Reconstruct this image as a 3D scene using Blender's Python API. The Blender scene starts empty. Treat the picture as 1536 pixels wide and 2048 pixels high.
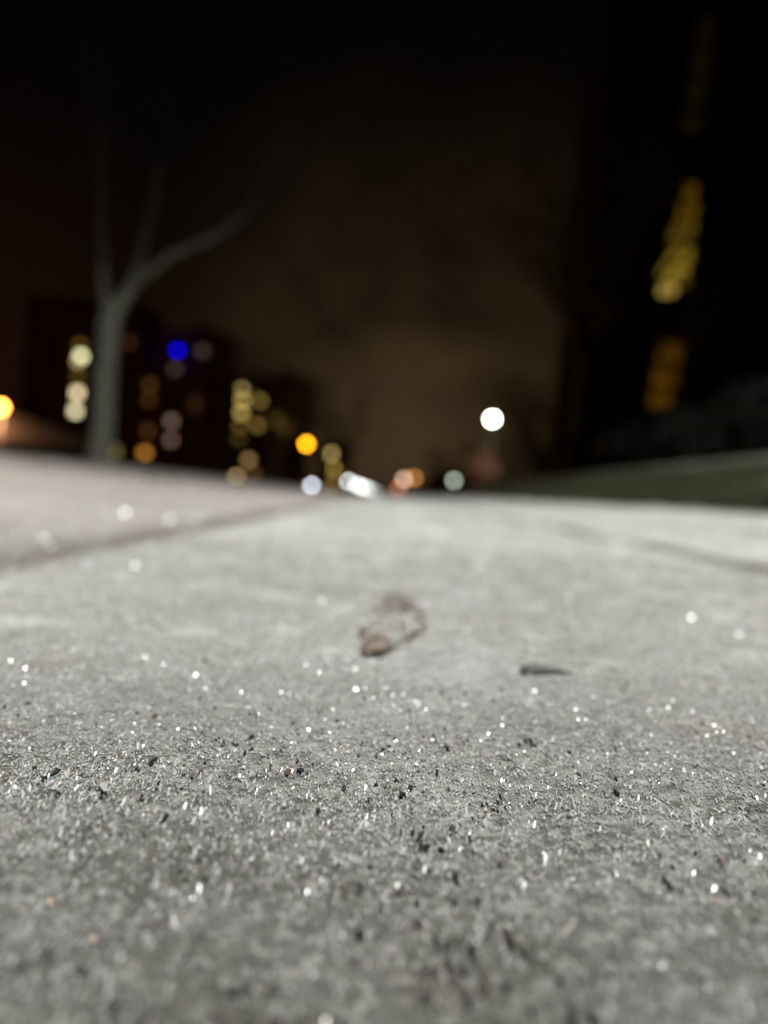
import bpy, bmesh, math, random
import numpy as np
from mathutils import Vector, Matrix

S = bpy.context.scene
COL = S.collection
R = math.radians
PI = math.pi

# ------------------------------------------------------------------ camera
CAM_H = 0.040          # the phone almost rests on the pavement
PITCH, ROLL = R(1.45), R(4.6)
FPX = 1537.0           # focal length in photo pixels
cd = bpy.data.cameras.new('camera')
cam = bpy.data.objects.new('camera', cd); COL.objects.link(cam)
S.camera = cam
cd.sensor_fit = 'VERTICAL'; cd.sensor_height = 36.0
cd.lens = FPX / 2048 * 36
cd.clip_start = 0.004; cd.clip_end = 3000
fwd = Vector((0, math.cos(PITCH), -math.sin(PITCH)))
right = Vector((1, 0, 0)); up = right.cross(fwd)
Rr = right * math.cos(ROLL) + up * math.sin(ROLL)
Ur = -right * math.sin(ROLL) + up * math.cos(ROLL)
M = Matrix((Rr, Ur, -fwd)).transposed().to_4x4()
M.translation = Vector((0, 0, CAM_H))
cam.matrix_world = M
cd.dof.use_dof = True
FOCUS = 0.106
DISC = 39.0            # photo pixels across a far light's blur disc
cd.dof.focus_distance = FOCUS
cd.dof.aperture_fstop = cd.lens / (DISC / FPX * FOCUS * 1000)
cd.dof.aperture_blades = 0


def ray(px, py):
    return fwd + Rr * ((px - 768) / FPX) + Ur * ((1024 - py) / FPX)


def at(px, py, D):
    "world point seen at photo pixel (px, py) at depth y = D"
    d = ray(px, py)
    return Vector((0, 0, CAM_H)) + d * (D / d.y)


# ------------------------------------------------------------------ render settings
S.view_settings.view_transform = 'Standard'
S.view_settings.look = 'None'
S.view_settings.exposure = 0.0
S.view_settings.gamma = 1.0
S.render.engine = 'CYCLES'
cy = S.cycles
cy.use_adaptive_sampling = False
cy.use_denoising = True
try:
    cy.denoiser = 'OPENIMAGEDENOISE'
    cy.denoising_input_passes = 'RGB_ALBEDO_NORMAL'
    cy.denoising_prefilter = 'ACCURATE'
except Exception:
    pass
cy.max_bounces = 4; cy.diffuse_bounces = 2; cy.glossy_bounces = 2
cy.sample_clamp_indirect = 2.0
cy.caustics_reflective = False; cy.caustics_refractive = False


# ------------------------------------------------------------------ node helpers
def newmat(name):
    m = bpy.data.materials.new(name); m.use_nodes = True
    nt = m.node_tree
    return m, nt, nt.nodes['Principled BSDF']


def nd(nt, t, **kw):
    n = nt.nodes.new(t)
    for k, v in kw.items():
        if k.startswith('i_'):
            n.inputs[k[2:].replace('_', ' ')].default_value = v
        else:
            setattr(n, k, v)
    return n


def ramp(nt, fac, stops):
    r = nt.nodes.new('ShaderNodeValToRGB')
    e = r.color_ramp.elements
    while len(e) < len(stops): e.new(0.5)
    for el, (p, c) in zip(e, stops):
        el.position = p
        el.color = (*c, 1) if len(c) == 3 else c
    nt.links.new(fac, r.inputs[0])
    return r.outputs[0]


def math_(nt, op, a, b=None, clamp=False):
    n = nt.nodes.new('ShaderNodeMath'); n.operation = op; n.use_clamp = clamp
    for i, v in enumerate((a, b)):
        if v is None: continue
        if isinstance(v, (int, float)): n.inputs[i].default_value = v
        else: nt.links.new(v, n.inputs[i])
    return n.outputs[0]


def mixc(nt, f, a, b, mode='MIX'):
    n = nt.nodes.new('ShaderNodeMix'); n.data_type = 'RGBA'; n.blend_type = mode
    if isinstance(f, (int, float)): n.inputs[0].default_value = f
    else: nt.links.new(f, n.inputs[0])
    for i, v in ((6, a), (7, b)):
        if isinstance(v, tuple): n.inputs[i].default_value = (*v, 1)
        else: nt.links.new(v, n.inputs[i])
    return n.outputs[2]


def noise(nt, vec, scale, detail=3, rough=0.55):
    n = nt.nodes.new('ShaderNodeTexNoise')
    n.inputs['Scale'].default_value = scale; n.inputs['Detail'].default_value = detail
    n.inputs['Roughness'].default_value = rough
    if vec is not None: nt.links.new(vec, n.inputs['Vector'])
    return n.outputs['Fac']


def coords(nt):
    g = nt.nodes.new('ShaderNodeTexCoord'); return g.outputs['Object']


# ------------------------------------------------------------------ world: dim city-lit cloud
W = bpy.data.worlds.new('World'); S.world = W; W.use_nodes = True
nt = W.node_tree; bg = nt.nodes['Background']
tc = nt.nodes.new('ShaderNodeTexCoord'); gen = tc.outputs['Generated']


def glow(px, py, spread):
    d = ray(px, py).normalized()
    v = nt.nodes.new('ShaderNodeVectorMath'); v.operation = 'DISTANCE'
    nt.links.new(gen, v.inputs[0]); v.inputs[1].default_value = d
    m = nt.nodes.new('ShaderNodeMapRange'); m.interpolation_type = 'SMOOTHERSTEP'
    nt.links.new(v.outputs['Value'], m.inputs[0])
    m.inputs[1].default_value = 0.0; m.inputs[2].default_value = spread
    m.inputs[3].default_value = 1.0; m.inputs[4].default_value = 0.0
    return m.outputs[0]


mp = nt.nodes.new('ShaderNodeMapping'); mp.inputs['Scale'].default_value = (1.0, 1.0, 1.5)
mp.inputs['Rotation'].default_value = (0.3, 0.7, 0.1)
nt.links.new(gen, mp.inputs[0])
cl = noise(nt, mp.outputs[0], 3.0, 5, 0.6)
nt.nodes[-1].inputs['Distortion'].default_value = 0.3
clf = ramp(nt, cl, [(0.36, (0.32,) * 3), (0.66, (1.45,) * 3)])
a1 = glow(850, 760, 0.44)
a2 = glow(790, 880, 0.20)
c1 = mixc(nt, 1.0, (0.0245, 0.0150, 0.0062), a1, 'MULTIPLY')
c1 = mixc(nt, 1.0, c1, clf, 'MULTIPLY')
c2 = mixc(nt, 1.0, (0.031, 0.0180, 0.0095), a2, 'MULTIPLY')
cs = mixc(nt, 1.0, c1, c2, 'ADD')
# the dimmer glow of the sodium-lit district at the left
a3 = glow(-40, 800, 0.42)
c3 = mixc(nt, 1.0, (0.0075, 0.0025, 0.0006), a3, 'MULTIPLY')
cs = mixc(nt, 1.0, cs, c3, 'ADD')
cs = mixc(nt, 1.0, cs, (0.0016, 0.0011, 0.0008), 'ADD')
nt.links.new(cs, bg.inputs['Color']); bg.inputs['Strength'].default_value = 1.0


# ------------------------------------------------------------------ object helpers
def link(name, me, mat=None, parent=None):
    o = bpy.data.objects.new(name, me); COL.objects.link(o)
    if mat is not None and len(me.materials) == 0: me.materials.append(mat)
    if parent is not None: o.parent = parent
    return o


def tag(o, label=None, cat=None, group=None, kind=None):
    if label: o['label'] = label
    if cat: o['category'] = cat
    if group: o['group'] = group
    if kind: o['kind'] = kind
    return o


def empty(name, loc, rz=0):
    o = bpy.data.objects.new(name, None); COL.objects.link(o)
    o.empty_display_size = 0.2
    o.location = loc; o.rotation_euler = (0, 0, rz)
    return o


def obj(name, bm, mat, parent=None, smooth=False):
    me = bpy.data.meshes.new(name)
    bmesh.ops.recalc_face_normals(bm, faces=bm.faces)
    bm.to_mesh(me); bm.free()
    if smooth:
        for p in me.polygons: p.use_smooth = True
    return link(name, me, mat, parent)


def npmesh(name, V, F, mat, parent=None, smooth=False):
    "V (n,3), F (m,k) arrays with constant k"
    me = bpy.data.meshes.new(name)
    k = F.shape[1]
    me.vertices.add(len(V)); me.vertices.foreach_set('co', np.ascontiguousarray(V, dtype=np.float32).ravel())
    me.loops.add(F.size); me.loops.foreach_set('vertex_index', np.ascontiguousarray(F, dtype=np.int32).ravel())
    me.polygons.add(len(F))
    me.polygons.foreach_set('loop_start', np.arange(0, F.size, k, dtype=np.int32))
    me.update(calc_edges=True)
    me.validate()
    me.polygons.foreach_set('use_smooth', np.full(len(me.polygons), bool(smooth)))
    return link(name, me, mat, parent)


def box(bm, c, s, rot=None):
    m = Matrix.Translation(Vector(c))
    if rot is not None: m = m @ rot
    m = m @ Matrix.Diagonal((*s, 1))
    return bmesh.ops.create_cube(bm, size=1, matrix=m)


def tube(bm, pts, radii, n=10, cap=True, jit=0, rnd=None):
    "tapered tube through points"
    pts = [Vector(p) for p in pts]
    rings = []
    ref = Vector((0.13, 0.97, 0.2)).normalized()
    for i, p in enumerate(pts):
        t = (pts[min(i + 1, len(pts) - 1)] - pts[max(i - 1, 0)]).normalized()
        a = t.cross(ref)
        if a.length < 1e-3: a = t.cross(Vector((1, 0, 0)))
        a.normalize(); b = t.cross(a)
        ring = []
        for k in range(n):
            th = 2 * PI * k / n
            r = radii[i] * (1 + (rnd.uniform(-jit, jit) if jit else 0))
            ring.append(bm.verts.new(p + a * (r * math.cos(th)) + b * (r * math.sin(th))))
        rings.append(ring)
    for i in range(len(rings) - 1):
        for k in range(n):
            bm.faces.new((rings[i][k], rings[i][(k + 1) % n], rings[i + 1][(k + 1) % n], rings[i + 1][k]))
    if cap:
        bm.faces.new(rings[0][::-1]); bm.faces.new(rings[-1])
    return rings


# ------------------------------------------------------------------ ground shape (numpy value noise)
def _hash(ix, iy, seed):
    h = (ix.astype(np.int64) * 374761393 + iy.astype(np.int64) * 668265263 + seed * 1442695041) & 0x7fffffff
    h = ((h ^ (h >> 13)) * 1274126177) & 0x7fffffff
    return ((h ^ (h >> 16)) & 0xffff) / 65535.0


def vn(x, y, s, seed=0):
    x = np.asarray(x, float) / s; y = np.asarray(y, float) / s
    ix = np.floor(x); iy = np.floor(y); fx = x - ix; fy = y - iy
    fx = fx * fx * (3 - 2 * fx); fy = fy * fy * (3 - 2 * fy)
    a = _hash(ix, iy, seed); b = _hash(ix + 1, iy, seed)
    c = _hash(ix, iy + 1, seed); d = _hash(ix + 1, iy + 1, seed)
    return (a * (1 - fx) + b * fx) * (1 - fy) + (c * (1 - fx) + d * fx) * fy - 0.5


def sstep(a, b, t):
    t = np.clip((t - a) / (b - a), 0, 1); return t * t * (3 - 2 * t)


PX = [-400, -60, -12, -6, -3.0, -1.6, -0.8, -0.165, 0.0, 0.26, 0.55, 1.0, 1.35, 2.0, 3.0, 4.2, 9.0, 60, 400]
PZ = [0.6, 0.45, 0.26, 0.19, 0.085, 0.015, -0.016, -0.004, 0.0, 0.008, 0.022, 0.056, 0.12, 0.30, 0.58, 0.74, 0.9, 1.1, 1.3]
JOINTS = (-0.165, 0.262, 0.62)


def ground(x, y, micro=True):
    x = np.asarray(x, float); y = np.asarray(y, float)
    z = np.interp(x, PX, PZ) - 2.6 * sstep(22, 62, y)
    r = np.sqrt(x * x + y * y)
    # lumps of frozen snow and gritty concrete
    amp = sstep(0.02, 0.5, r)
    z = z + vn(x, y, 0.45, 3) * 0.010 * sstep(0.5, 2.5, r)
    z = z + vn(x, y, 0.070, 5) * (0.0008 + 0.0042 * sstep(0.25, 1.0, r))
    z = z + vn(x, y, 0.021, 7) * (0.0010 + 0.0015 * amp)
    if micro:
        z = z + vn(x, y, 0.0065, 9) * (0.0004 + 0.0004 * amp)
        z = z + vn(x, y, 0.0028, 11) * 0.0002
    for j in JOINTS:
        w = 0.006 if j > 0 else 0.009
        jx = j + vn(y, y * 0 + j, 0.12, 21) * 0.006
        z = z - 0.006 * np.exp(-((x - jx) / w) ** 2)
    # rough turf on the bank
    z = z + vn(x, y, 0.09, 13) * 0.03 * sstep(1.1, 1.6, x)
    return z


def gz(x, y): return float(ground(np.array([x]), np.array([y]))[0])


def axis(fine0, fine1, step, lo, hi, grow=1.06):
    a = list(np.arange(fine0, fine1, step))
    v, s = a[-1], step
    while v < hi:
        s *= grow; v += s; a.append(min(v, hi))
    v, s = a[0], step; b = []
    while v > lo:
        s *= grow; v -= s; b.append(max(v, lo))
    return np.array(b[::-1] + a)


def sheet(name, xs, ys, mat, label_kind='structure', zoff=0.0):
    X, Y = np.meshgrid(xs, ys)
    Z = ground(X, Y) + zoff
    V = np.stack([X.ravel(), Y.ravel(), Z.ravel()], 1)
    nx, ny = len(xs), len(ys)
    i = np.arange(nx - 1)[None, :] + nx * np.arange(ny - 1)[:, None]
    F = np.stack([i, i + 1, i + nx + 1, i + nx], -1).reshape(-1, 4)
    o = npmesh(name, V, F, mat, smooth=True)
    return tag(o, kind=label_kind)


# ------------------------------------------------------------------ ground materials
def mat_pavement():
    m, nt, p = newmat('frosted_concrete')
    v = coords(nt)
    sep = nt.nodes.new('ShaderNodeSeparateXYZ'); nt.links.new(v, sep.inputs[0])
    # grit and fine texture of concrete
    n1 = noise(nt, v, 900, 4, 0.7)
    conc = ramp(nt, n1, [(0.30, (0.085, 0.085, 0.080)), (0.5, (0.135, 0.135, 0.128)), (0.72, (0.20, 0.20, 0.19))])
    n2 = noise(nt, v, 55, 4, 0.6)
    tint = ramp(nt, n2, [(0.35, (0.80, 0.78, 0.72)), (0.65, (1.1, 1.1, 1.1))])
    conc = mixc(nt, 1.0, conc, tint, 'MULTIPLY')
    # rime: cover thinned towards the camera, painting the foreground's darkening into the colour
    n3 = noise(nt, v, 420, 4, 0.75)
    n4 = noise(nt, v, 14, 3, 0.6)
    cov = nt.nodes.new('ShaderNodeMapRange'); cov.interpolation_type = 'SMOOTHSTEP'
    nt.links.new(sep.outputs['Y'], cov.inputs[0])
    cov.inputs[1].default_value = 0.03; cov.inputs[2].default_value = 0.27
    cov.inputs[3].default_value = -0.12; cov.inputs[4].default_value = 0.46
    t = math_(nt, 'ADD', math_(nt, 'ADD', n3, cov.outputs[0]), math_(nt, 'MULTIPLY', math_(nt, 'SUBTRACT', n4, 0.5), 0.45))
    fr = nt.nodes.new('ShaderNodeMapRange'); nt.links.new(t, fr.inputs[0])
    fr.inputs[1].default_value = 0.42; fr.inputs[2].default_value = 0.88
    n5 = noise(nt, v, 9, 3, 0.6)
    snow = ramp(nt, n5, [(0.3, (0.56, 0.555, 0.535)), (0.7, (0.86, 0.865, 0.85))])
    col = mixc(nt, fr.outputs[0], conc, snow)
    n6 = noise(nt, v, 23, 3, 0.6)
    st_ = ramp(nt, n6, [(0.56, (1, 1, 1)), (0.70, (0.92, 0.84, 0.78))])
    col = mixc(nt, 1.0, col, st_, 'MULTIPLY')
    # wet dirt gathered in the joints
    for j in JOINTS:
        d = math_(nt, 'ABSOLUTE', math_(nt, 'SUBTRACT', sep.outputs['X'], j))
        d = math_(nt, 'ADD', d, math_(nt, 'MULTIPLY', math_(nt, 'SUBTRACT', n4, 0.5), 0.02))
        r_ = nt.nodes.new('ShaderNodeMapRange'); r_.interpolation_type = 'SMOOTHSTEP'
        nt.links.new(d, r_.inputs[0])
        r_.inputs[1].default_value = 0.008; r_.inputs[2].default_value = 0.030
        r_.inputs[3].default_value = 0.75 if j < 0.5 else 0.35; r_.inputs[4].default_value = 0.0
        col = mixc(nt, r_.outputs[0], col, (0.075, 0.058, 0.042))
    nt.links.new(col, p.inputs['Base Color'])
    p.inputs['Roughness'].default_value = 0.6
    p.inputs['Specular IOR Level'].default_value = 0.4
    b = nd(nt, 'ShaderNodeBump'); b.inputs['Strength'].default_value = 0.35
    b.inputs['Distance'].default_value = 0.0006
    nt.links.new(n3, b.inputs['Height']); nt.links.new(b.outputs[0], p.inputs['Normal'])
    return m


def mat_verge():
    m, nt, p = newmat('snow_dusted_verge')
    v = coords(nt)
    n1 = noise(nt, v, 2.6, 5, 0.65)
    n2 = noise(nt, v, 60, 4, 0.7)
    t = math_(nt, 'ADD', math_(nt, 'MULTIPLY', n1, 0.75), math_(nt, 'MULTIPLY', n2, 0.25))
    c = ramp(nt, t, [(0.34, (0.22, 0.19, 0.16)), (0.43, (0.54, 0.49, 0.465)), (0.62, (0.72, 0.67, 0.645))])  # the sodium lamp's pink cast is painted into the snow colour
    sep = nt.nodes.new('ShaderNodeSeparateXYZ'); nt.links.new(v, sep.inputs[0])
    d = nt.nodes.new('ShaderNodeMapRange'); nt.links.new(sep.outputs['X'], d.inputs[0]); d.interpolation_type = 'SMOOTHSTEP'
    d.inputs[1].default_value = -0.215; d.inputs[2].default_value = -0.168
    d.inputs[4].default_value = 0.7
    c = mixc(nt, d.outputs[0], c, (0.075, 0.058, 0.042))
    nt.links.new(c, p.inputs['Base Color']); p.inputs['Roughness'].default_value = 0.7
    b = nd(nt, 'ShaderNodeBump'); b.inputs['Strength'].default_value = 0.6; b.inputs['Distance'].default_value = 0.004
    nt.links.new(n2, b.inputs['Height']); nt.links.new(b.outputs[0], p.inputs['Normal'])
    return m


def mat_bank():
    m, nt, p = newmat('patchy_turf_bank')
    v = coords(nt)
    sep = nt.nodes.new('ShaderNodeSeparateXYZ'); nt.links.new(v, sep.inputs[0])
    n1 = noise(nt, v, 1.4, 5, 0.7); n2 = noise(nt, v, 40, 4, 0.7)
    grass = ramp(nt, n2, [(0.3, (0.030, 0.032, 0.015)), (0.7, (0.115, 0.115, 0.062))])
    def mr(lo, hi, a=0.0, b=1.0):
        r_ = nt.nodes.new('ShaderNodeMapRange'); r_.interpolation_type = 'SMOOTHSTEP'
        nt.links.new(sep.outputs['X'], r_.inputs[0])
        r_.inputs[1].default_value = lo; r_.inputs[2].default_value = hi
        r_.inputs[3].default_value = a; r_.inputs[4].default_value = b
        return r_.outputs[0]
    low = mr(0.95, 1.25, 1.0, 0.0)           # frost spilling off the sidewalk edge
    high = mr(1.9, 2.9, 0.0, 0.55)            # snow left lying along the top
    k = math_(nt, 'ADD', math_(nt, 'MAXIMUM', low, high), math_(nt, 'MULTIPLY', math_(nt, 'SUBTRACT', n1, 0.5), 2.0))
    kk = nt.nodes.new('ShaderNodeMapRange'); nt.links.new(k, kk.inputs[0])
    kk.inputs[1].default_value = 0.35; kk.inputs[2].default_value = 0.75
    c = mixc(nt, kk.outputs[0], grass, (0.36, 0.35, 0.34))
    nt.links.new(c, p.inputs['Base Color']); p.inputs['Roughness'].default_value = 0.85
    return m


PAV, VERGE, BANK = mat_pavement(), mat_verge(), mat_bank()
ys_f = axis(0.03, 0.50, 0.0022, -2.5, 700, 1.045)
ys_c = axis(0.2, 3.0, 0.02, -2.5, 700, 1.07)
xs_p = axis(-0.165, 0.30, 0.0022, -0.165, 1.0, 1.05)
sheet('sidewalk', xs_p, ys_f, PAV)
sheet('snowy_lawn', axis(-1.2, -0.165, 0.006, -500, -0.165, 1.06), ys_f[::2], VERGE)
sheet('grass_bank', axis(1.0, 3.2, 0.02, 1.0, 500, 1.07), ys_c, BANK)

# ------------------------------------------------------------------ frost crystals, grit and ice flakes
rng = np.random.default_rng(7)


def scatter(n, y0, y1, pw=1.0, side=0.66):
    "random ground points in the wedge in front of the phone; the density falls off with distance as pw rises"
    u = rng.random(n)
    e = 2.0 - pw
    y = (y0 ** e + u * (y1 ** e - y0 ** e)) ** (1 / e)
    x = (rng.random(n) + rng.random(n) * 0.25 - 0.625) * 2 * (y * side + 0.012)
    return x, y


def rotmats(n):
    q = rng.normal(size=(n, 4)); q /= np.linalg.norm(q, axis=1)[:, None]
    w, x, y, z = q.T
    return np.stack([np.stack([1 - 2 * (y * y + z * z), 2 * (x * y - z * w), 2 * (x * z + y * w)], -1),
                     np.stack([2 * (x * y + z * w), 1 - 2 * (x * x + z * z), 2 * (y * z - x * w)], -1),
                     np.stack([2 * (x * z - y * w), 2 * (y * z + x * w), 1 - 2 * (x * x + y * y)], -1)], 1)


OCT_V = np.array([(1, 0, 0), (-1, 0, 0), (0, 1, 0), (0, -1, 0), (0, 0, 1), (0, 0, -1)], float)
OCT_F = np.array([(0, 2, 4), (2, 1, 4), (1, 3, 4), (3, 0, 4), (2, 0, 5), (1, 2, 5), (3, 1, 5), (0, 3, 5)])


def grains(name, x, y, size, mat, stretch=None, sink=0.2, rotate=True, label=None, cat=None):
    n = len(x)
    base = OCT_V[None] * (0.7 + 0.6 * rng.random((n, 6, 1)))
    base = base * (0.6 + 0.7 * rng.random((n, 1, 3)))
    if rotate:
        base = np.einsum('nij,nkj->nki', rotmats(n), base)
    V = base * (size * 0.5)[:, None, None]
    if stretch is not None: V[:, :, 1] *= stretch[:, None]
    z = ground(x, y) + size * 0.5 * (0.9 - sink)
    V = V + np.stack([x, y, z], 1)[:, None, :]
    F = OCT_F[None] + 6 * np.arange(n)[:, None, None]
    o = npmesh(name, V.reshape(-1, 3), F.reshape(-1, 3), mat)
    return tag(o, label, cat, kind='stuff')


def mat_frost():
    m, nt, p = newmat('frost_grain')
    g = nt.nodes.new('ShaderNodeNewGeometry')
    c = ramp(nt, g.outputs['Random Per Island'], [(0.0, (0.34, 0.34, 0.33)), (0.3, (0.54, 0.54, 0.525)), (0.7, (0.70, 0.70, 0.69)), (0.95, (0.88, 0.88, 0.87))])
    nt.links.new(c, p.inputs['Base Color'])
    p.inputs['Roughness'].default_value = 0.22
    p.inputs['IOR'].default_value = 1.4
    return m


def mat_flake():
    "clear ice: a pale body plus a bright facet gloss that differs from plate to plate"
    m, nt, p = newmat('clear_ice_flake')
    p.inputs['Base Color'].default_value = (0.58, 0.585, 0.58, 1)
    p.inputs['Roughness'].default_value = 0.55
    g = nt.nodes.new('ShaderNodeNewGeometry')
    r_ = nt.nodes.new('ShaderNodeMapRange'); nt.links.new(g.outputs['Random Per Island'], r_.inputs[0])
    r_.inputs[3].default_value = 0.20; r_.inputs[4].default_value = 0.32
    gl = nt.nodes.new('ShaderNodeBsdfGlossy'); nt.links.new(r_.outputs[0], gl.inputs['Roughness'])
    c = ramp(nt, g.outputs['Random Per Island'], [(0.0, (1.0, 0.86, 0.70)), (0.06, (1.0, 1.0, 0.96)), (0.85, (0.92, 0.97, 1.0)), (1.0, (0.8, 0.9, 1.0))])
    nt.links.new(c, gl.inputs['Color'])
    mx = nt.nodes.new('ShaderNodeMixShader'); mf = nt.nodes.new('ShaderNodeMath'); mf.operation = 'MULTIPLY'; mf.inputs[1].default_value = 7.31
    fr_ = nt.nodes.new('ShaderNodeMath'); fr_.operation = 'FRACT'
    nt.links.new(g.outputs['Random Per Island'], mf.inputs[0]); nt.links.new(mf.outputs[0], fr_.inputs[0])
    mv = nt.nodes.new('ShaderNodeMapRange'); nt.links.new(fr_.outputs[0], mv.inputs[0])
    mv.inputs[3].default_value = 0.012; mv.inputs[4].default_value = 0.15
    nt.links.new(mv.outputs[0], mx.inputs[0])
    nt.links.new(p.outputs[0], mx.inputs[1]); nt.links.new(gl.outputs[0], mx.inputs[2])
    nt.links.new(mx.outputs[0], nt.nodes['Material Output'].inputs['Surface'])
    return m


def mat_grit():
    m, nt, p = newmat('dark_grit')
    g = nt.nodes.new('ShaderNodeNewGeometry')
    c = ramp(nt, g.outputs['Random Per Island'], [(0.0, (0.008, 0.009, 0.008)), (0.5, (0.025, 0.026, 0.022)), (0.85, (0.07, 0.065, 0.042)), (1.0, (0.16, 0.11, 0.08))])
    nt.links.new(c, p.inputs['Base Color']); p.inputs['Roughness'].default_value = 0.75
    return m


FROST, FLAKE, GRIT = mat_frost(), mat_flake(), mat_grit()


def offjoint(x, y):
    k = np.ones(len(x), bool)
    for j in JOINTS[:2]:
        k &= np.abs(x - j + vn(x, y, 0.03, 77) * 0.012) > 0.013
    return x[k], y[k]


def clumpy(x, y, s, seed, lo=-0.25, hi=0.25):
    keep = rng.random(len(x)) < sstep(lo, hi, vn(x, y, s, seed) + 0.5 * vn(x, y, s * 0.37, seed + 1))
    return x[keep], y[keep]


# fine rime crystals over the slab
x, y = scatter(680000, 0.035, 0.60, 1.0)
k = rng.random(len(x)) < 0.16 + 0.84 * sstep(0.06, 0.17, y); x, y = x[k], y[k]  # thinned near the camera to build the foreground darkening into the cover
k = rng.random(len(x)) < sstep(0.75, 0.12, y) ** 1.2; x, y = x[k], y[k]
x, y = clumpy(x, y, 0.012, 31, -0.8, 0.15); x, y = offjoint(x, y)
sz = rng.uniform(0.00012, 0.00036, len(x)) * (0.8 + y * 3.5)
st = 1.0 + 3.4 * sstep(0.14, 0.09, y) * rng.random(len(x))
grains('frost_crystals', x, y, sz, FROST, st, label='fine pale frost crystals covering the concrete slab in the foreground', cat='frost')
# coarser snow grains further out
x, y = scatter(84000, 0.14, 1.8, 0.9)
k = rng.random(len(x)) < sstep(0.13, 0.45, y); x, y = x[k], y[k]
x, y = clumpy(x, y, 0.05, 41, -0.35, 0.25); x, y = offjoint(x, y)
sz = rng.uniform(0.0004, 0.0014, len(x)) * (0.7 + 0.8 * y)
grains('snow_grains', x, y, sz, FROST, None, label='coarser grains of frozen snow spread over the slab farther off', cat='snow')
# dark grit
x, y = scatter(30000, 0.036, 0.20, 0.9)
x, y = clumpy(x, y, 0.009, 51, -0.15, 0.6)
k = rng.random(len(x)) < sstep(0.19, 0.08, y) * (0.15 + 0.85 * np.exp(-(x / (0.26 * y)) ** 2)); x, y = x[k], y[k]
sz = rng.gamma(1.6, 0.00016, len(x)) + 0.00014
sz = np.minimum(sz, 0.0011)
grains('grit', x, y, sz, GRIT, 1 + rng.random(len(x)) * 3.2, sink=0.35, label='dark grit specks strewn between the frost crystals', cat='grit')


LAMP_XYZ = np.array([1.2, 0.3, 6.4])


def nrm(a): return a / np.linalg.norm(a, axis=-1, keepdims=True)


def flakes(name, x, y, size, mat, label, cat):
    """hexagonal hoar plates. Tilt is steered to mirror the lamp into the camera, with scatter round that lean
    (halfway from lamp to camera); near ones are drawn out radially to imitate lens-smeared glints"""
    n = len(x)
    z = ground(x, y) + size * 0.42 + np.where(y < 0.16, 0.00012, 0.0008)
    p = np.stack([x, y, z], 1)
    lean = nrm(nrm(LAMP_XYZ - p) + nrm(np.array([0, 0, CAM_H]) - p))  # plates turned on purpose to throw the lamp's glint at the camera
    sig = np.where(rng.random(n) < 0.75, np.where(y < 0.14, 0.37, 0.26), 0.7)[:, None]
    N = nrm(lean + rng.normal(size=(n, 3)) * sig)
    tdir = np.stack([x + rng.normal(size=n) * 0.15 * y, y, 0 * x], 1)
    T = nrm(tdir - N * (tdir * N).sum(1, keepdims=True)); B = np.cross(N, T)
    near = sstep(0.135, 0.09, y)
    elong = 1 + near * rng.random(n) ** 1.4 * 4.5  # near plates stretched to imitate glints smeared by the lens
    wide = 1 - 0.3 * near
    ph = rng.random((n, 1)) * PI
    th = np.arange(6)[None] * PI / 3 + ph
    u = np.cos(th) * size[:, None] * 0.5 * wide[:, None]; v = np.sin(th) * size[:, None] * 0.5 * elong[:, None] * (0.85 + 0.15 * rng.random((n, 1)))
    H = B[:, None] * u[..., None] + T[:, None] * v[..., None]
    P = np.concatenate([H + N[:, None] * (size * 0.10)[:, None, None], H - N[:, None] * (size * 0.10)[:, None, None]], 1)
    V = P + p[:, None, :]
    F4 = []
    for k in range(6): F4.append((k, (k + 1) % 6, 6 + (k + 1) % 6, 6 + k))
    F4 += [(0, 1, 2, 3), (3, 4, 5, 0), (9, 8, 7, 6), (6, 11, 10, 9)]
    F = np.array(F4)[None] + 12 * np.arange(n)[:, None, None]
    return tag(npmesh(name, V.reshape(-1, 3), F.reshape(-1, 4), mat), label, cat, kind='stuff')


def defocus(y): return DISC / FPX * FOCUS * np.abs(y / FOCUS - 1)      # width of the blur on the slab, metres


xa, ya = scatter(27000, 0.05, 0.18, 1.0)
k = rng.random(len(xa)) < 0.12 + 0.88 * sstep(0.065, 0.10, ya) * sstep(0.17, 0.13, ya); xa, ya = xa[k], ya[k]
xb, yb = scatter(4000, 0.12, 1.1, 1.45)
x, y = np.concatenate([xa, xb]), np.concatenate([ya, yb])
sz = (0.00012 + rng.gamma(1.3, 0.00008, len(x))) + np.where(y < FOCUS, 0.035, 0.22) * np.minimum(defocus(y), 0.011) * rng.random(len(x)) ** 1.5 * 1.3
flakes('ice_flakes', x, y, sz, FLAKE, 'glinting plates of hoar ice standing on the frosty slab', 'ice')


# ------------------------------------------------------------------ plain materials
def plain(name, col, rough=0.7, metal=0.0, var=0.25, scale=3.0):
    m, nt, p = newmat(name)
    n = noise(nt, coords(nt), scale, 4, 0.6)
    lo = tuple(c * (1 - var) for c in col); hi = tuple(c * (1 + var) for c in col)
    nt.links.new(ramp(nt, n, [(0.3, lo), (0.7, hi)]), p.inputs['Base Color'])
    p.inputs['Roughness'].default_value = rough; p.inputs['Metallic'].default_value = metal
    return m


def lin(c):
    return tuple((v / 255 / 12.92 if v / 255 <= 0.04045 else ((v / 255 + 0.055) / 1.055) ** 2.4) for v in c)


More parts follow.
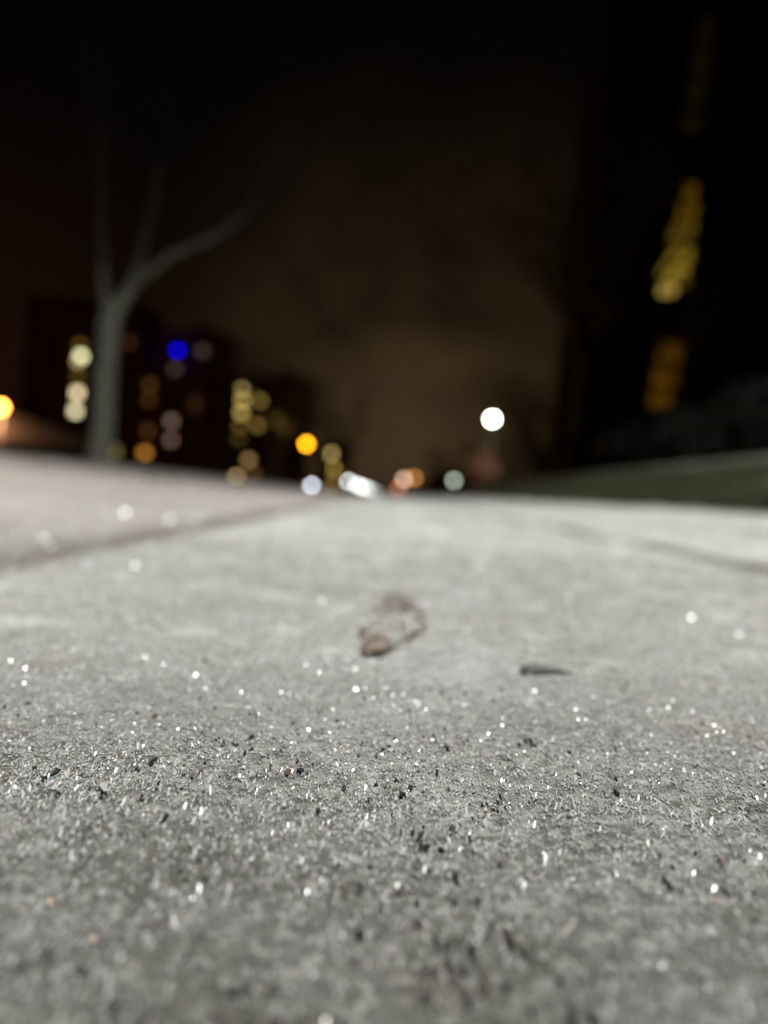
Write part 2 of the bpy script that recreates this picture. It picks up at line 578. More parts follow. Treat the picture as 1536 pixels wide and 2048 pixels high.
def emit(name, rgb, ratio, boost=1.0, vary=0.0):
    "an emitter whose blurred disc comes out near the display colour rgb when it fills `ratio` of the disc"
    m = bpy.data.materials.new(name); m.use_nodes = True
    nt = m.node_tree; nt.nodes.clear()
    e = nt.nodes.new('ShaderNodeEmission'); o = nt.nodes.new('ShaderNodeOutputMaterial')
    nt.links.new(e.outputs[0], o.inputs[0])
    l = [v / ratio * boost for v in lin(rgb)]; k = max(l)
    e.inputs[0].default_value = (l[0] / k, l[1] / k, l[2] / k, 1); e.inputs[1].default_value = k
    if vary:
        n = noise(nt, coords(nt), vary, 3, 0.6)
        c = ramp(nt, n, [(0.36, tuple(v / k * 0.25 for v in l)), (0.62, tuple(v / k for v in l))])
        nt.links.new(c, e.inputs[0])
    return m


STEEL = plain('dark_steel', (0.018, 0.018, 0.018), 0.7, 0.0)
BARK = plain('grey_bark', (0.16, 0.16, 0.13), 0.9, var=0.65, scale=9)
TWIG = plain('dark_twig', (0.05, 0.045, 0.035), 0.9)
REDTWIG = plain('reddish_twig', (0.42, 0.20, 0.15), 0.9)
LEAF = plain('dark_evergreen_leaf', (0.006, 0.008, 0.005), 0.7, scale=30)


# ------------------------------------------------------------------ the street lamp that lights the path (stands just out of view)
def lamp_light(parent, loc, kind, color, watts, size, rot=None, cone=None, blend=0.22):
    ld = bpy.data.lights.new('lamp_light', kind)
    ld.color = color; ld.energy = watts; ld.shadow_soft_size = size
    if cone: ld.spot_size = cone; ld.spot_blend = blend
    lo = bpy.data.objects.new('lamp_light', ld); COL.objects.link(lo)
    lo.parent = parent; lo.location = loc
    if rot: lo.rotation_euler = rot
    return lo


def arm_lamp(base, height, arm, label, lens_mat, light=None, head=0.5, group=None, lens_h=0.10):
    "tapered pole, curved arm, flat head with a glowing lens; arm is the sideways reach"
    t = tag(empty('street_lamp', base), label, 'street lamp', group)
    b = bmesh.new(); tube(b, [(0, 0, -0.3), (0, 0, height * 0.5), (0, 0, height - 0.25)], [0.075, 0.062, 0.045], 12); obj('pole', b, STEEL, t, True)
    b = bmesh.new(); box(b, (0, 0, 0.02), (0.32, 0.32, 0.04)); obj('base_plate', b, STEEL, t)
    s = 1 if arm >= 0 else -1
    b = bmesh.new(); tube(b, [(0, 0, height - 0.3), (s * 0.06, 0, height), (arm * 0.4, 0, height + 0.14), (arm - s * head * 0.3, 0, height + 0.13)], [0.04, 0.036, 0.03, 0.03], 10); obj('arm', b, STEEL, t, True)
    b = bmesh.new(); box(b, (arm, 0, height + 0.13), (head * 1.3, head * 0.6, 0.09))
    bmesh.ops.bevel(b, geom=b.edges[:], offset=0.02, segments=2, affect='EDGES'); h = obj('lamp_head', b, STEEL, t)
    b = bmesh.new(); bmesh.ops.create_uvsphere(b, u_segments=16, v_segments=10, radius=1, matrix=Matrix.Translation((arm, 0, height + 0.08)) @ Matrix.Diagonal((head * 0.5, head * 0.25, lens_h, 1)))
    obj('lens', b, lens_mat, h, True)
    if light:
        kind, color, w, size, cone = light
        lamp_light(t, (arm, 0, height - 0.06 - lens_h), kind, color, w, size, None, cone)
    return t


WHITE_LENS = emit('white_lamp_lens', (245, 255, 235), 0.05)
arm_lamp((3.3, 0.3, gz(3.3, 0.3)), 6.0, -2.1, 'tall white street lamp on the grass bank just outside the right of the view', WHITE_LENS,
         ('SPOT', (1.0, 1.0, 0.945), 1950, 0.10, R(144)))


def globe_lamp(px, py, D, label, mat, size_px=10, r_metal=0.035, group='small globe lamps along the far path', light=None):
    "slim post with a glowing globe; the globe sits at the photographed point"
    c = at(px, py, D); rad = size_px / 2 * D / FPX
    g = gz(c.x, c.y)
    t = tag(empty('path_lamp', (c.x, c.y, g)), label, 'path lamp', group)
    h = c.z - g
    b = bmesh.new(); tube(b, [(0, 0, -0.2), (0, 0, h * 0.5), (0, 0, h - rad)], [r_metal * 1.5, r_metal * 1.2, r_metal], 10); obj('post', b, STEEL, t, True)
    b = bmesh.new(); tube(b, [(0, 0, h + rad * 0.93), (0, 0, h + rad * 1.1), (0, 0, h + rad * 1.25)], [rad * 0.5, rad * 0.45, rad * 0.1], 14); obj('cap', b, STEEL, t, True)
    b = bmesh.new(); bmesh.ops.create_uvsphere(b, u_segments=18, v_segments=12, radius=rad, matrix=Matrix.Translation((0, 0, h))); obj('globe', b, mat, t, True)
    if light: lamp_light(t, (0, -0.7, h - rad - 0.1), light[2], light[0], light[1], 0.2, None, R(80) if light[2] == 'SPOT' else None)
    return t


RAT = (9 / DISC) ** 2
globe_lamp(1, 815, 43, 'bright orange sodium lamp cut by the left edge of the photo', emit('sodium_globe', (255, 140, 50), RAT, 2.6), 17, group=None, light=((1.0, 0.50, 0.24), 5500, 'POINT'))
globe_lamp(613, 888, 70, 'amber lamp glowing above the dark middle buildings', emit('amber_globe', (248, 165, 20), RAT, 1.15), 11, group=None)
globe_lamp(985, 838, 45, 'brightest white lamp, high at the right above a reddish shrub', emit('bright_white_globe', (250, 255, 228), RAT, 2.2), 13, group=None, light=((0.95, 1.0, 0.85), 380, 'SPOT'))
globe_lamp(623, 972, 60, 'bluish white lamp low beside the foot of the narrow lit building', emit('bluish_globe', (205, 210, 225), RAT), 10)
row = [(697, 963, 88, 1.25, 'leftmost and nearest'), (714, 970, 100, 1.2, 'second'), (724, 974, 112, 0.95, 'third'), (732, 976, 126, 0.75, 'fourth'),
       (740, 979, 142, 0.4, 'fifth'), (749, 983, 160, 0.17, 'sixth'), (758, 986, 180, 0.08, 'farthest and faintest')]
for i, (px, py, D, k, w) in enumerate(row):
    globe_lamp(px, py, D, '%s lamp of the white row receding to the end of the sidewalk' % w, emit('row_globe', (238, 245, 240), RAT, k * 0.6), 7.5)
globe_lamp(808, 959, 85, 'pinkish pale lamp in the cluster right of the white row', emit('pink_globe', (170, 145, 125), RAT, 0.75), 10)
globe_lamp(828, 956, 92, 'dull orange lamp behind the pinkish one in the cluster', emit('dull_orange_globe', (150, 98, 45), RAT, 0.7), 10)
globe_lamp(797, 977, 80, 'lowest lamp of the cluster, glowing brick red', emit('brick_red_globe', (140, 80, 55), RAT, 0.6), 10)
globe_lamp(908, 961, 58, 'dim grey green lamp alone right of the cluster', emit('grey_green_globe', (120, 128, 115), RAT), 10)


# ------------------------------------------------------------------ buildings
def wallmat(name, col):
    m, nt, p = newmat(name)
    v = coords(nt)
    br = nt.nodes.new('ShaderNodeTexBrick'); nt.links.new(v, br.inputs['Vector'])
    br.inputs['Scale'].default_value = 2.0
    br.inputs['Color1'].default_value = (*col, 1); br.inputs['Color2'].default_value = (*[c * 0.7 for c in col], 1)
    br.inputs['Mortar'].default_value = (*[c * 1.3 for c in col], 1)
    nt.links.new(br.outputs[0], p.inputs['Base Color']); p.inputs['Roughness'].default_value = 0.9
    return m


BRICK = wallmat('dark_red_brick', (0.30, 0.12, 0.06))
BRICK2 = wallmat('brown_brick', (0.24, 0.13, 0.08))
ROOF = plain('roof_felt', (0.03, 0.03, 0.03), 0.9)
GLASS = plain('dark_window_glass', (0.012, 0.012, 0.012), 0.15)
FRAME = plain('window_frame', (0.06, 0.055, 0.05), 0.6)
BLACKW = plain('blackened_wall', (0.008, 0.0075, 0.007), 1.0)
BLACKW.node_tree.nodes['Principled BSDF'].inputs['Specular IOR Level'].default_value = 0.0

_pane = {}


def pane_mesh(w, h):
    k = ('p', round(w, 2), round(h, 2))
    if k not in _pane:
        b = bmesh.new(); box(b, (0, 0, 0), (w, 0.06, h))
        me = bpy.data.meshes.new('window'); b.to_mesh(me); b.free()
        b = bmesh.new()
        for s in (-1, 1):
            box(b, (s * (w / 2 + 0.05), -0.02, 0), (0.09, 0.14, h + 0.2)); box(b, (0, -0.02, s * (h / 2 + 0.05)), (w + 0.008, 0.136, 0.09))
        box(b, (0, -0.045, 0), (0.05, 0.05, h))
        mf = bpy.data.meshes.new('frame'); b.to_mesh(mf); b.free(); mf.materials.append(FRAME)
        _pane[k] = (me, mf)
    return _pane[k]


_data = {}


def window(parent, x, z, y, w, h, mat):
    me, mf = pane_mesh(w, h)
    key = (me.name, mat.name)
    if key not in _data:
        c = me.copy(); c.materials.append(mat); _data[key] = c
    o = bpy.data.objects.new('window', _data[key]); COL.objects.link(o); o.parent = parent; o.location = (x, y - 0.02, z)
    f = bpy.data.objects.new('frame', mf); COL.objects.link(f); f.parent = o
    return o


def building(label, L, Rr_, top, D, depth, wall, lit, floor=3.0, bay=3.4, ww=1.5, wh=1.6, cat='apartment building', z0=None):
    """slab block whose front spans photo pixels L..R at its top line `top`;
    lit = [(px, py, rgb, w, h)] lit windows at the photographed places, dark windows fill the rest of the grid"""
    a = at(L, 960, D); c = at(Rr_, 960, D); tp = at((L + Rr_) / 2, top, D)
    base = -2.9; cx = (a.x + c.x) / 2; wd = c.x - a.x; H = tp.z - base
    t = tag(empty('apartment_building', (cx, D, base)), label, cat)
    b = bmesh.new(); box(b, (0, depth / 2, H / 2), (wd, depth, H)); obj('wall', b, wall, t)
    b = bmesh.new(); box(b, (0, depth / 2, H + 0.2), (wd + 0.5, depth + 0.5, 0.4)); rf = obj('roof', b, ROOF, t)
    b = bmesh.new(); box(b, (wd * 0.15, depth / 2, H + 1.3), (min(4, wd * 0.35), 4, 1.8)); obj('lift_housing', b, ROOF, rf)
    b = bmesh.new(); box(b, (wd * 0.1, -0.04, 1.15), (1.8, 0.1, 2.3)); obj('door', b, FRAME, t)
    pts = []
    for (px, py, rgb, w, h) in lit:
        w *= 0.82; h *= 0.82
        q = at(px, py, D); lx, lz = q.x - cx, q.z - base
        rat = (w * h) * (FPX / D) ** 2 / (PI / 4 * DISC * DISC)
        window(t, lx, lz, 0, w, h, emit('lit_window', rgb, min(rat, 1.0)))
        pts.append((lx, lz, w, h))
    nx = max(1, int((wd - 1.0) / bay)); nz = int((H - 1.5) / floor)
    zoff = (pts[0][1] % floor) if pts else 1.8
    for i in range(nx):
        lx = -wd / 2 + (i + 0.5) * wd / nx
        for k in range(nz + 1):
            lz = zoff + k * floor
            if lz < 1.6 + 1.6 or lz > H - 1.2: continue
            if any(abs(lx - p[0]) < (p[2] + ww) / 2 + 0.25 and abs(lz - p[1]) < (p[3] + wh) / 2 + 0.25 for p in pts): continue
            window(t, lx, lz, 0, ww, wh, GLASS)
    return t


CREAM, GOLD, DIMG = (205, 195, 150), (150, 128, 62), (62, 48, 16)
building('dark brick apartment block at the far left with four lit windows in one column', 30, 262, 602, 145, 12, BRICK, [
    (162, 713, (215, 212, 160), 1.6, 1.6), (156, 722, (120, 105, 75), 1.3, 1.6), (160, 690, (58, 42, 14), 1.5, 1.4), (157, 752, (56, 44, 14), 1.5, 1.6),
    (155, 786, (205, 185, 145), 1.7, 1.7), (151, 822, (198, 185, 145), 1.7, 1.7), (146, 878, (120, 112, 78), 1.6, 1.6),
    (258, 685, (34, 20, 8), 1.4, 1.5), (232, 905, (70, 62, 36), 1.4, 2.6)])
building('dark brick block right of the forked tree with a blue light near its roof', 268, 432, 664, 150, 12, BRICK, [
    (405, 702, (42, 32, 28), 1.6, 1.6), (350, 738, (44, 32, 26), 1.5, 1.6), (300, 770, (46, 30, 8), 1.5, 1.6), (298, 800, (42, 26, 6), 1.4, 1.6),
    (343, 842, (78, 62, 54), 1.6, 1.6), (342, 880, (72, 56, 48), 1.6, 1.6), (390, 808, (34, 20, 8), 1.5, 3.0), (296, 862, (46, 28, 8), 1.4, 1.6),
    (290, 906, (128, 84, 30), 1.7, 1.6)])
building('stepped block in the middle distance with a tall column of yellow windows', 462, 604, 752, 185, 14, BRICK2, [
    (487, 778, (128, 110, 66), 1.9, 1.7), (485, 801, (130, 112, 58), 1.9, 1.7), (483, 826, (125, 108, 56), 1.9, 1.7), (480, 852, (62, 48, 18), 1.8, 1.7),
    (478, 878, (42, 30, 10), 1.8, 1.7), (519, 801, (108, 90, 44), 1.9, 1.9), (515, 850, (82, 66, 28), 2.0, 1.9), (552, 838, (58, 46, 18), 3.0, 2.4),
    (568, 856, (62, 48, 18), 3.6, 2.4), (497, 920, (98, 78, 46), 1.6, 1.6), (473, 957, (205, 175, 120), 1.8, 1.8), (507, 948, (52, 38, 18), 1.7, 1.8)])
building('narrow low building with a bright yellow column of windows left of the white lamps', 636, 696, 892, 200, 10, BRICK2, [
    (665, 908, (148, 128, 78), 2.0, 1.8), (663, 935, (165, 135, 62), 2.1, 1.9), (661, 951, (160, 132, 60), 1.8, 1.4), (659, 970, (150, 122, 62), 2.0, 1.8), (675, 944, (70, 55, 20), 1.4, 4.0)], bay=6)

# blue beacon bracketed to the front of the second block
q = at(355, 701, 148)
t = tag(empty('blue_beacon', q), 'small saturated blue light on the front of the dark brick block', 'light')
b = bmesh.new(); bmesh.ops.create_uvsphere(b, u_segments=16, v_segments=10, radius=0.52); obj('lens', b, emit('blue_lens', (0, 0, 168), (11 / DISC) ** 2), t, True)
b = bmesh.new(); tube(b, [(0, 0.45, 0), (0, 1.2, 0), (0, 1.9, 0)], [0.2, 0.12, 0.12], 8); obj('bracket', b, STEEL, t)


# right-hand tower, close and black, with a tall gold stair window in three stretches
def dark_tower():
    D = 30.0
    a = at(1203, 300, D); base = gz(a.x, D) - 0.3
    wd, depth, H = 14.0, 4.5, 34.0
    cx = a.x + wd / 2
    t = tag(empty('tower_block', (cx, D, base)), 'black tower block on the right with a tall gold stair window', 'tower block')
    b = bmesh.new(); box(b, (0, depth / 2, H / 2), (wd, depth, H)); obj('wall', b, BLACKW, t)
    b = bmesh.new(); box(b, (0, depth / 2, H + 0.2), (wd + 0.4, depth + 0.4, 0.4)); obj('roof', b, ROOF, t)
    G1, G2, G3, G4, BR, DM = (118, 94, 26), (140, 116, 38), (96, 70, 10), (165, 140, 62), (66, 42, 3), (15, 9, 1)
    # stair window: narrow panes stepping up with the flights; (px, py, half width px, half height px, colour)
    panes = [(1412, 60, 15, 26, DM), (1402, 120, 18, 26, DM), (1393, 180, 20, 26, DM), (1384, 240, 20, 26, DM),
             (1380, 385, 11, 16, G3), (1374, 424, 20, 18, G3), (1364, 465, 24, 18, G1), (1358, 507, 25, 18, G1), (1346, 546, 28, 15, G2), (1334, 580, 17, 12, G4), (1370, 562, 9, 10, G1),
             (1340, 705, 24, 20, BR), (1330, 752, 25, 20, BR), (1320, 796, 22, 18, BR)]
    for (px, py, hw, hh, rgb) in panes:
        q = at(px, py, D)
        window(t, q.x - cx, q.z - base, 0, 2 * hw * D / FPX, 2 * hh * D / FPX, emit('stair_glass', rgb, 1.0, 1.7, 2.2 if rgb[0] > 90 else 0.8))
    for k in range(9):
        for i in range(4):
            lx = 0.8 + i * 1.7 - 0.2
            lz = 3.0 + k * 3.4
            if lx + 0.6 > wd / 2 or i < 2: continue
            window(t, lx, lz, 0, 1.1, 1.6, GLASS)
    return t


dark_tower()

# low shed with a snowy roof at the left behind the lawn
def shed():
    def E(px, py, D): return at(px, py, D)
    n_t, n_b = E(-120, 786, 40), E(-120, 848, 38.5)     # near end: ridge and eave
    f_t, f_b = E(200, 880, 78), E(200, 906, 76.5)       # far end
    back = Vector((-5.0, 1.0, -1.2))
    o_ = Vector(((n_b.x + f_b.x) / 2, (n_b.y + f_b.y) / 2, -2.7))
    t = tag(empty('low_shed', o_), 'long low shed with a snow covered roof running back under the orange lamp', 'shed')
    b = bmesh.new()
    a = [v - o_ for v in (n_b, f_b, f_t, n_t, f_t + back, n_t + back)]
    th = Vector((0, 0, -0.18))
    top = [b.verts.new(v) for v in a]; bot = [b.verts.new(v + th) for v in a]
    for q in ((0, 1, 2, 3), (3, 2, 4, 5)):
        b.faces.new([top[k] for k in q]); b.faces.new([bot[k] for k in q[::-1]])
    for p, q in ((0, 1), (1, 2), (2, 4), (4, 5), (5, 3), (3, 0)): b.faces.new((top[p], top[q], bot[q], bot[p]))
    obj('roof', b, plain('snowy_roof', (0.42, 0.36, 0.33), 0.8, scale=1.2), t)
    b = bmesh.new()
    i_ = Vector((-0.25, 0.05, -0.2))
    r = [a[0] + i_, a[1] + i_, a[4] - i_ * 0 + Vector((0.2, 0, -0.2)), a[5] + Vector((0.2, 0, -0.2))]
    tp = [b.verts.new(v) for v in r]; bt = [b.verts.new(Vector((v.x, v.y, -0.5))) for v in r]
    for k in range(4): b.faces.new((tp[k], tp[(k + 1) % 4], bt[(k + 1) % 4], bt[k]))
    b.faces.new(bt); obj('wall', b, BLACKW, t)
    m_ = (r[0] + r[1]) / 2; d = (r[1] - r[0]); ang = math.atan2(d.y, d.x)
    b = bmesh.new(); box(b, (m_.x, m_.y, 1.1), (2.4, 0.2, 2.2), Matrix.Rotation(ang, 4, 'Z')); obj('door', b, FRAME, t)


shed()


# ------------------------------------------------------------------ trees
def branch_pts(p, d, length, rnd, bend=0.25, n=5, upw=0.1):
    pts = [Vector(p)]; d = Vector(d).normalized()
    for i in range(n):
        d = (d + Vector((rnd.uniform(-bend, bend), rnd.uniform(-bend, bend), rnd.uniform(-bend, bend) + upw)) * 0.5).normalized()
        pts.append(pts[-1] + d * (length / n))
    return pts, d


def grow(bm, p, d, length, rad, depth, rnd, nseg=5):
    pts, dd = branch_pts(p, d, length, rnd, n=nseg)
    tube(bm, pts, [rad * (1 - 0.6 * i / nseg) for i in range(nseg + 1)], 6 if rad > 0.02 else 4, cap=False)
    if depth <= 0: return
    for k in range(rnd.choice((3, 4))):
        f = rnd.uniform(0.35, 1.0); i = min(nseg, max(1, int(f * nseg)))
        side = Vector((rnd.uniform(-1, 1), rnd.uniform(-1, 1), rnd.uniform(-0.1, 0.8))).normalized()
        nd_ = (dd * 0.75 + side * 0.8).normalized()
        grow(bm, pts[i], nd_, length * rnd.uniform(0.5, 0.75), rad * 0.42, depth - 1, rnd, max(3, nseg - 1))


def forked_tree():
    D = 9.6; rnd = random.Random(4)
    P = lambda px, py, dy=0: at(px, py, D + dy)
    b0 = P(200, 930); g = gz(b0.x, D)
    t = tag(empty('bare_tree', (b0.x, D, g)), 'pale bare tree with a forked trunk standing on the snowy lawn', 'tree')
    off = Vector((b0.x, D, g))
    L = lambda pts: [p - off for p in pts]
    b = bmesh.new()
    tr = [Vector((b0.x - 0.01, D, g - 0.1)), Vector((b0.x, D, g + 0.06)), P(204, 880), P(209, 800), P(213, 720), P(219, 650), P(226, 612), P(228, 598)]
    tube(b, L(tr), [0.20, 0.155, 0.138, 0.132, 0.128, 0.135, 0.13, 0.09], 16, jit=0.05, rnd=rnd)
    obj('trunk', b, BARK, t, True)
    for pts, rad in (([P(217, 640), P(210, 590), P(205, 520, 0.1), P(203, 440, 0.15), P(206, 340, 0.2), P(200, 240, 0.3)], [0.070, 0.060, 0.048, 0.034, 0.018, 0.007]),
                     ([P(228, 640), P(250, 592), P(274, 556), P(281, 530)], [0.10, 0.085, 0.078, 0.05]),
                     ([P(272, 560), P(282, 510, 0.1), P(296, 455, 0.2), P(312, 380, 0.3), P(322, 280, 0.5)], [0.062, 0.055, 0.045, 0.034, 0.015]),
                     ([P(272, 566), P(300, 545, -0.1), P(335, 515, -0.2), P(385, 492, -0.3), P(440, 468, -0.3), P(488, 432, -0.4), P(520, 380, -0.5)], [0.058, 0.050, 0.044, 0.038, 0.030, 0.018, 0.008])):
        b = bmesh.new(); tube(b, L(pts), rad, 10, jit=0.04, rnd=rnd); obj('branch', b, BARK, t, True)
        if len(pts) > 4:
            b = bmesh.new()
            for i in range(3, len(pts)):
                for k in range(2):
                    d = (pts[i] - pts[i - 1]).normalized() + Vector((rnd.uniform(-.6, .6), rnd.uniform(-.6, .6), rnd.uniform(0, .6)))
                    grow(b, pts[i] - off, d, 0.9, rad[i] * 0.5 + 0.003, 2, rnd, 4)
            obj('twigs', b, TWIG, t)
    return t


forked_tree()


def bare_tree(px, py_base, D, height, label, mat, seed, spread=0.5, group=None, depth=3, rad=None):
    rnd = random.Random(seed)
    q = at(px, py_base, D); g = gz(q.x, D)
    t = tag(empty('bare_tree', (q.x, D, g)), label, 'tree', group)
    rad = rad or height * 0.022
    b = bmesh.new(); tube(b, [(0, 0, -0.2), (0.02, 0, height * 0.15), (-0.03, 0.03, height * 0.34)], [rad * 1.25, rad, rad * 0.75], 10, jit=0.05, rnd=rnd); obj('trunk', b, mat, t, True)
    b = bmesh.new()
    for k in range(7):
        an = k * 2.4 + rnd.random(); z = height * rnd.uniform(0.22, 0.34)
        grow(b, (0, 0, z), (math.cos(an) * spread, math.sin(an) * spread, 0.8), height * rnd.uniform(0.32, 0.42), rad * 0.45, depth, rnd, 5)
    obj('crown', b, mat, t)
    return t


bare_tree(1345, 985, 21, 8.5, 'thin dark bare tree whose branches cross the gold stair window', TWIG, 21, 0.35, rad=0.07, depth=2)
bare_tree(1150, 985, 26, 15, 'tall dark bare tree reaching up in front of the left edge of the tower', TWIG, 33, 0.5, depth=4)
bare_tree(655, 985, 75, 15, 'large dark bare tree rising behind the amber lamp', TWIG, 11, 0.7, depth=4)
bare_tree(548, 985, 68, 17, 'tall dark bare tree above the building with the yellow window column', TWIG, 12, 0.7, depth=4)
bare_tree(900, 985, 70, 9, 'low dark bare tree left of the brightest white lamp', TWIG, 13, 0.8)
bare_tree(1075, 985, 75, 19, 'dark bare tree left of the tower, right of the brightest white lamp', TWIG, 15, 0.6)
bare_tree(962, 990, 44.6, 4.3, 'reddish bare shrub lit from above by the brightest white lamp', REDTWIG, 14, 0.4, rad=0.12, depth=3)


def evergreen(px0, px1, ptop, pbase, D, label, seed, n=5200, leaf=0.09, depth=1.4, group=None):
    "dense shrub made of many small leaf faces over an uneven volume, round a woody stem"
    rg = np.random.default_rng(seed)
    a, c, tp = at(px0, pbase, D), at(px1, pbase, D), at((px0 + px1) / 2, ptop, D)
    cx = (a.x + c.x) / 2; g = gz(cx, D); hw = abs(c.x - a.x) / 2; H = tp.z - g
    t = tag(empty('evergreen_shrub', (cx, D, g)), label, 'shrub', group)
    b = bmesh.new(); tube(b, [(0, 0, -0.15), (0.03, 0, H * 0.4), (0, 0.02, H * 0.8)], [0.09, 0.07, 0.03], 8); obj('stem', b, TWIG, t, True)
    cl = rg.normal(size=(46, 3)); cl /= np.linalg.norm(cl, axis=1)[:, None]
    cl *= rg.random((46, 1)) ** 0.4 * 0.82; cl[:, 2] = cl[:, 2] * 0.5 + 0.5
    k = rg.integers(0, 46, n); d = rg.normal(size=(n, 3)); d /= np.linalg.norm(d, axis=1)[:, None]
    P = cl[k] + d * (0.16 + 0.12 * rg.random((n, 1)))
    P = P * np.array([hw, depth, H]); P[:, 2] = np.maximum(P[:, 2], 0.05)
    u = rg.normal(size=(n, 3)); u /= np.linalg.norm(u, axis=1)[:, None]
    w = np.cross(u, d); w /= np.linalg.norm(w, axis=1)[:, None]
    s = leaf * (0.6 + 0.8 * rg.random((n, 1)))
    V = np.stack([P - u * s, P - w * s * 0.45, P + u * s, P + w * s * 0.45], 1).reshape(-1, 3)
    F = np.arange(4 * n).reshape(-1, 4)
    npmesh('foliage', V, F, LEAF, t)
    return t


GRP = 'dark evergreen shrubs along the top of the bank'
evergreen(1190, 1330, 838, 925, 13.0, 'leftmost black evergreen shrub along the top of the grass bank', 1, 7000, 0.09, 1.3, GRP)
evergreen(1290, 1450, 822, 915, 11.5, 'middle black evergreen shrub in front of the gold stair window', 2, 7000, 0.085, 1.3, GRP)
evergreen(1400, 1640, 770, 905, 10.2, 'largest black evergreen shrub, at the right edge of the photo', 3, 9000, 0.085, 1.3, GRP)
evergreen(1080, 1230, 880, 985, 24.0, 'dark round shrub where the bank runs down behind the sidewalk', 4, 5200, 0.14, 2.0)
evergreen(835, 960, 935, 990, 95.0, 'far low dark shrub between the lamp cluster and the grey green lamp', 5, 4000, 0.3, 3.0)


# ------------------------------------------------------------------ turf and tufts
def blades(name, x, y, h, mat, label, cat):
    n = len(x); z = ground(x, y)
    a = rng.random(n) * 2 * PI; w = 0.0022 + 0.002 * rng.random(n)
    ln = rng.normal(size=(n, 2)) * 0.45
    base = np.stack([x, y, z], 1)
    s = np.stack([np.cos(a) * w, np.sin(a) * w, np.zeros(n)], 1)
    mid = base + np.stack([ln[:, 0] * h * 0.3, ln[:, 1] * h * 0.3, h * 0.6], 1)
    top = base + np.stack([ln[:, 0] * h, ln[:, 1] * h, h * 0.95], 1)
    V = np.stack([base - s, base + s, mid + s * 0.7, top, mid - s * 0.7], 1).reshape(-1, 3)
    F = np.arange(5 * n).reshape(-1, 5)
    return tag(npmesh(name, V, F, mat), label, cat, kind='stuff')


GRASS = plain('winter_grass', (0.075, 0.078, 0.040), 0.8, var=0.5, scale=6)
n = 60000
x = 1.05 + rng.random(n) ** 1.2 * 1.2; y = 1.6 + rng.random(n) ** 1.5 * 14
x, y = clumpy(x, y, 0.25, 61, -0.3, 0.2)
blades('grass', x, y, rng.uniform(0.02, 0.06, len(x)), GRASS, 'short dark winter grass on the slope of the bank', 'grass')
n = 9000
x = -(0.9 + rng.random(n) ** 0.7 * 6.0); y = 3 + rng.random(n) * 12
keep = vn(x, y, 0.5, 71) + 0.5 * vn(x, y, 0.2, 72) > 0.30
x, y = x[keep], y[keep]
blades('grass_tufts', x, y, rng.uniform(0.03, 0.10, len(x)), GRASS, 'sparse grass tufts poking through the snow of the left lawn', 'grass')


# ------------------------------------------------------------------ small things lying on the slab
def on_ground(px, py, z=0.0):
    d = ray(px, py); o_ = Vector((0, 0, CAM_H)); s = (CAM_H - z) / -d.z
    for _ in range(6):
        p = o_ + d * s; s *= (CAM_H - gz(p.x, p.y)) / max(1e-4, CAM_H - p.z)
    p = o_ + d * s; p.z = gz(p.x, p.y); return p


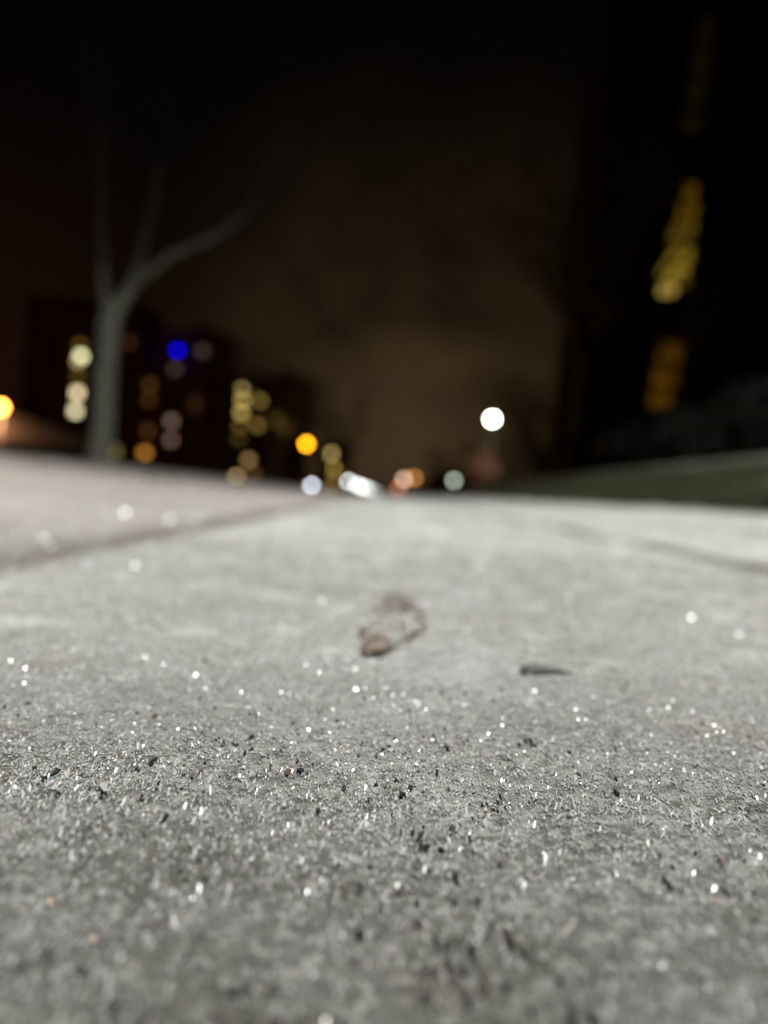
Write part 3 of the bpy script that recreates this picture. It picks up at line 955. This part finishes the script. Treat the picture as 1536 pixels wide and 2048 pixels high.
def leaf():
    "long dead leaf lying nearly flat, curled at the rim, its middle buried in rime"
    c0, c1 = on_ground(738, 1322), on_ground(788, 1196)
    c = (c0 + c1) / 2; d = c1 - c0; L = math.hypot(d.x, d.y) * 0.92; Wd = 0.0088
    c.z = gz(c.x, c.y) - 0.0011
    t = tag(empty('dead_leaf', c, math.atan2(d.y, d.x) - PI / 2), 'blurred brown dead leaf half buried in frost in the middle of the slab', 'leaf')
    m = plain('dry_leaf', (0.40, 0.31, 0.26), 0.8, var=0.3, scale=150)
    rnd = random.Random(3); b = bmesh.new()
    nu, nv = 31, 11; g = []
    for i in range(nu):
        u = i / (nu - 1); prof = math.sin(PI * min(1, u * 0.95 + 0.04)) ** 0.8 * (1 + 0.14 * math.sin(u * 31))
        rowv = []
        for j in range(nv):
            v = j / (nv - 1) * 2 - 1
            z = 0.0008 + 0.0014 * abs(v) ** 1.6 * prof + 0.0005 * math.sin(13 * u + 3 * v) + 0.0030 * u * u + 0.0010 * (1 - u) ** 2
            rowv.append(b.verts.new((v * Wd * prof + 0.004 * math.sin(u * 3), (u - 0.5) * L, z)))
        g.append(rowv)
    for i in range(nu - 1):
        for j in range(nv - 1):
            b.faces.new((g[i][j], g[i][j + 1], g[i + 1][j + 1], g[i + 1][j]))
    bmesh.ops.solidify(b, geom=b.faces[:], thickness=0.0003)
    obj('blade', b, m, t, True)
    b = bmesh.new(); tube(b, [(0, -L / 2 + 0.001, 0.0010), (0, -L / 2 + 0.003, 0.0016), (0.003, -L / 4, 0.0020), (0.004, 0, 0.0024), (0.001, L * 0.46, 0.0040)], [0.0006, 0.0006, 0.0005, 0.0004, 0.0002], 6); obj('stalk', b, m, t, True)
    b = bmesh.new()
    for k in range(420):
        u, v = rnd.random(), rnd.uniform(-1, 1)
        if not (0.26 < u < 0.62 and rnd.random() < 0.85) and rnd.random() < 0.82: continue
        q = Vector((v * Wd * 0.9 + 0.004 * math.sin(u * 3), (u - 0.5) * L, 0.0016 + 0.0022 * abs(v) ** 1.6 + 0.003 * u * u))
        r = rnd.uniform(0.0004, 0.0012)
        bmesh.ops.create_icosphere(b, subdivisions=1, radius=r, matrix=Matrix.Translation(q) @ Matrix.Diagonal((1.2, 1.2, 0.8, 1)))
    obj('rime', b, FLAKE_W, t)


FLAKE_W = plain('white_rime', (0.70, 0.70, 0.66), 0.4)
leaf()

# a dark splinter of bark
c = on_ground(1078, 1350)
t = tag(empty('bark_splinter', c, R(-78)), 'dark bark splinter lying on the frost right of the leaf scrap', 'twig')
rnd = random.Random(9)
DARKB = plain('dark_wet_bark', (0.22, 0.215, 0.20), 0.8, scale=300)
b = bmesh.new(); tube(b, [(0, -0.0045, 0.0008), (0.0004, -0.001, 0.0014), (-0.0004, 0.0025, 0.0012), (0.0006, 0.008, 0.0008)], [0.0011, 0.0015, 0.0010, 0.0003], 9, jit=0.25, rnd=rnd); obj('shaft', b, DARKB, t, True)
b = bmesh.new(); tube(b, [(0, -0.001, 0.0012), (0.002, -0.003, 0.0018), (0.0032, -0.0036, 0.0016)], [0.0008, 0.0005, 0.0002], 7, jit=0.2, rnd=rnd); obj('side_twig', b, DARKB, t, True)

# low mound of frost beside the leaf, faintly blue green
c = on_ground(905, 1335)
rx, ry = 0.012, 0.024
n_ = 61
gx, gy = np.meshgrid(np.linspace(-1, 1, n_), np.linspace(-1, 1, n_))
rr = np.sqrt(gx ** 2 + gy ** 2) + vn(gx, gy, 0.5, 91) * 0.35
wx, wy = c.x + gx * rx + gy * 0.004, c.y + gy * ry
hz = 0.0019 * np.clip(1 - rr ** 2, -0.9, 1) + vn(wx, wy, 0.0030, 92) * 0.0010 + vn(wx, wy, 0.0012, 93) * 0.0005
Vm = np.stack([wx - c.x, wy - c.y, ground(wx, wy) + hz - c.z], -1).reshape(-1, 3)
i_ = np.arange(n_ - 1)[None, :] + n_ * np.arange(n_ - 1)[:, None]
Fm = np.stack([i_, i_ + 1, i_ + n_ + 1, i_ + n_], -1).reshape(-1, 4)
m = plain('pale_frost_mound', (0.43, 0.445, 0.44), 0.6, var=0.4, scale=420)
o = npmesh('frost_mound', Vm, Fm, m, None, True); o.location = c
tag(o, 'low pale blue green mound of frost between the dead leaf and the bark splinter', 'frost')
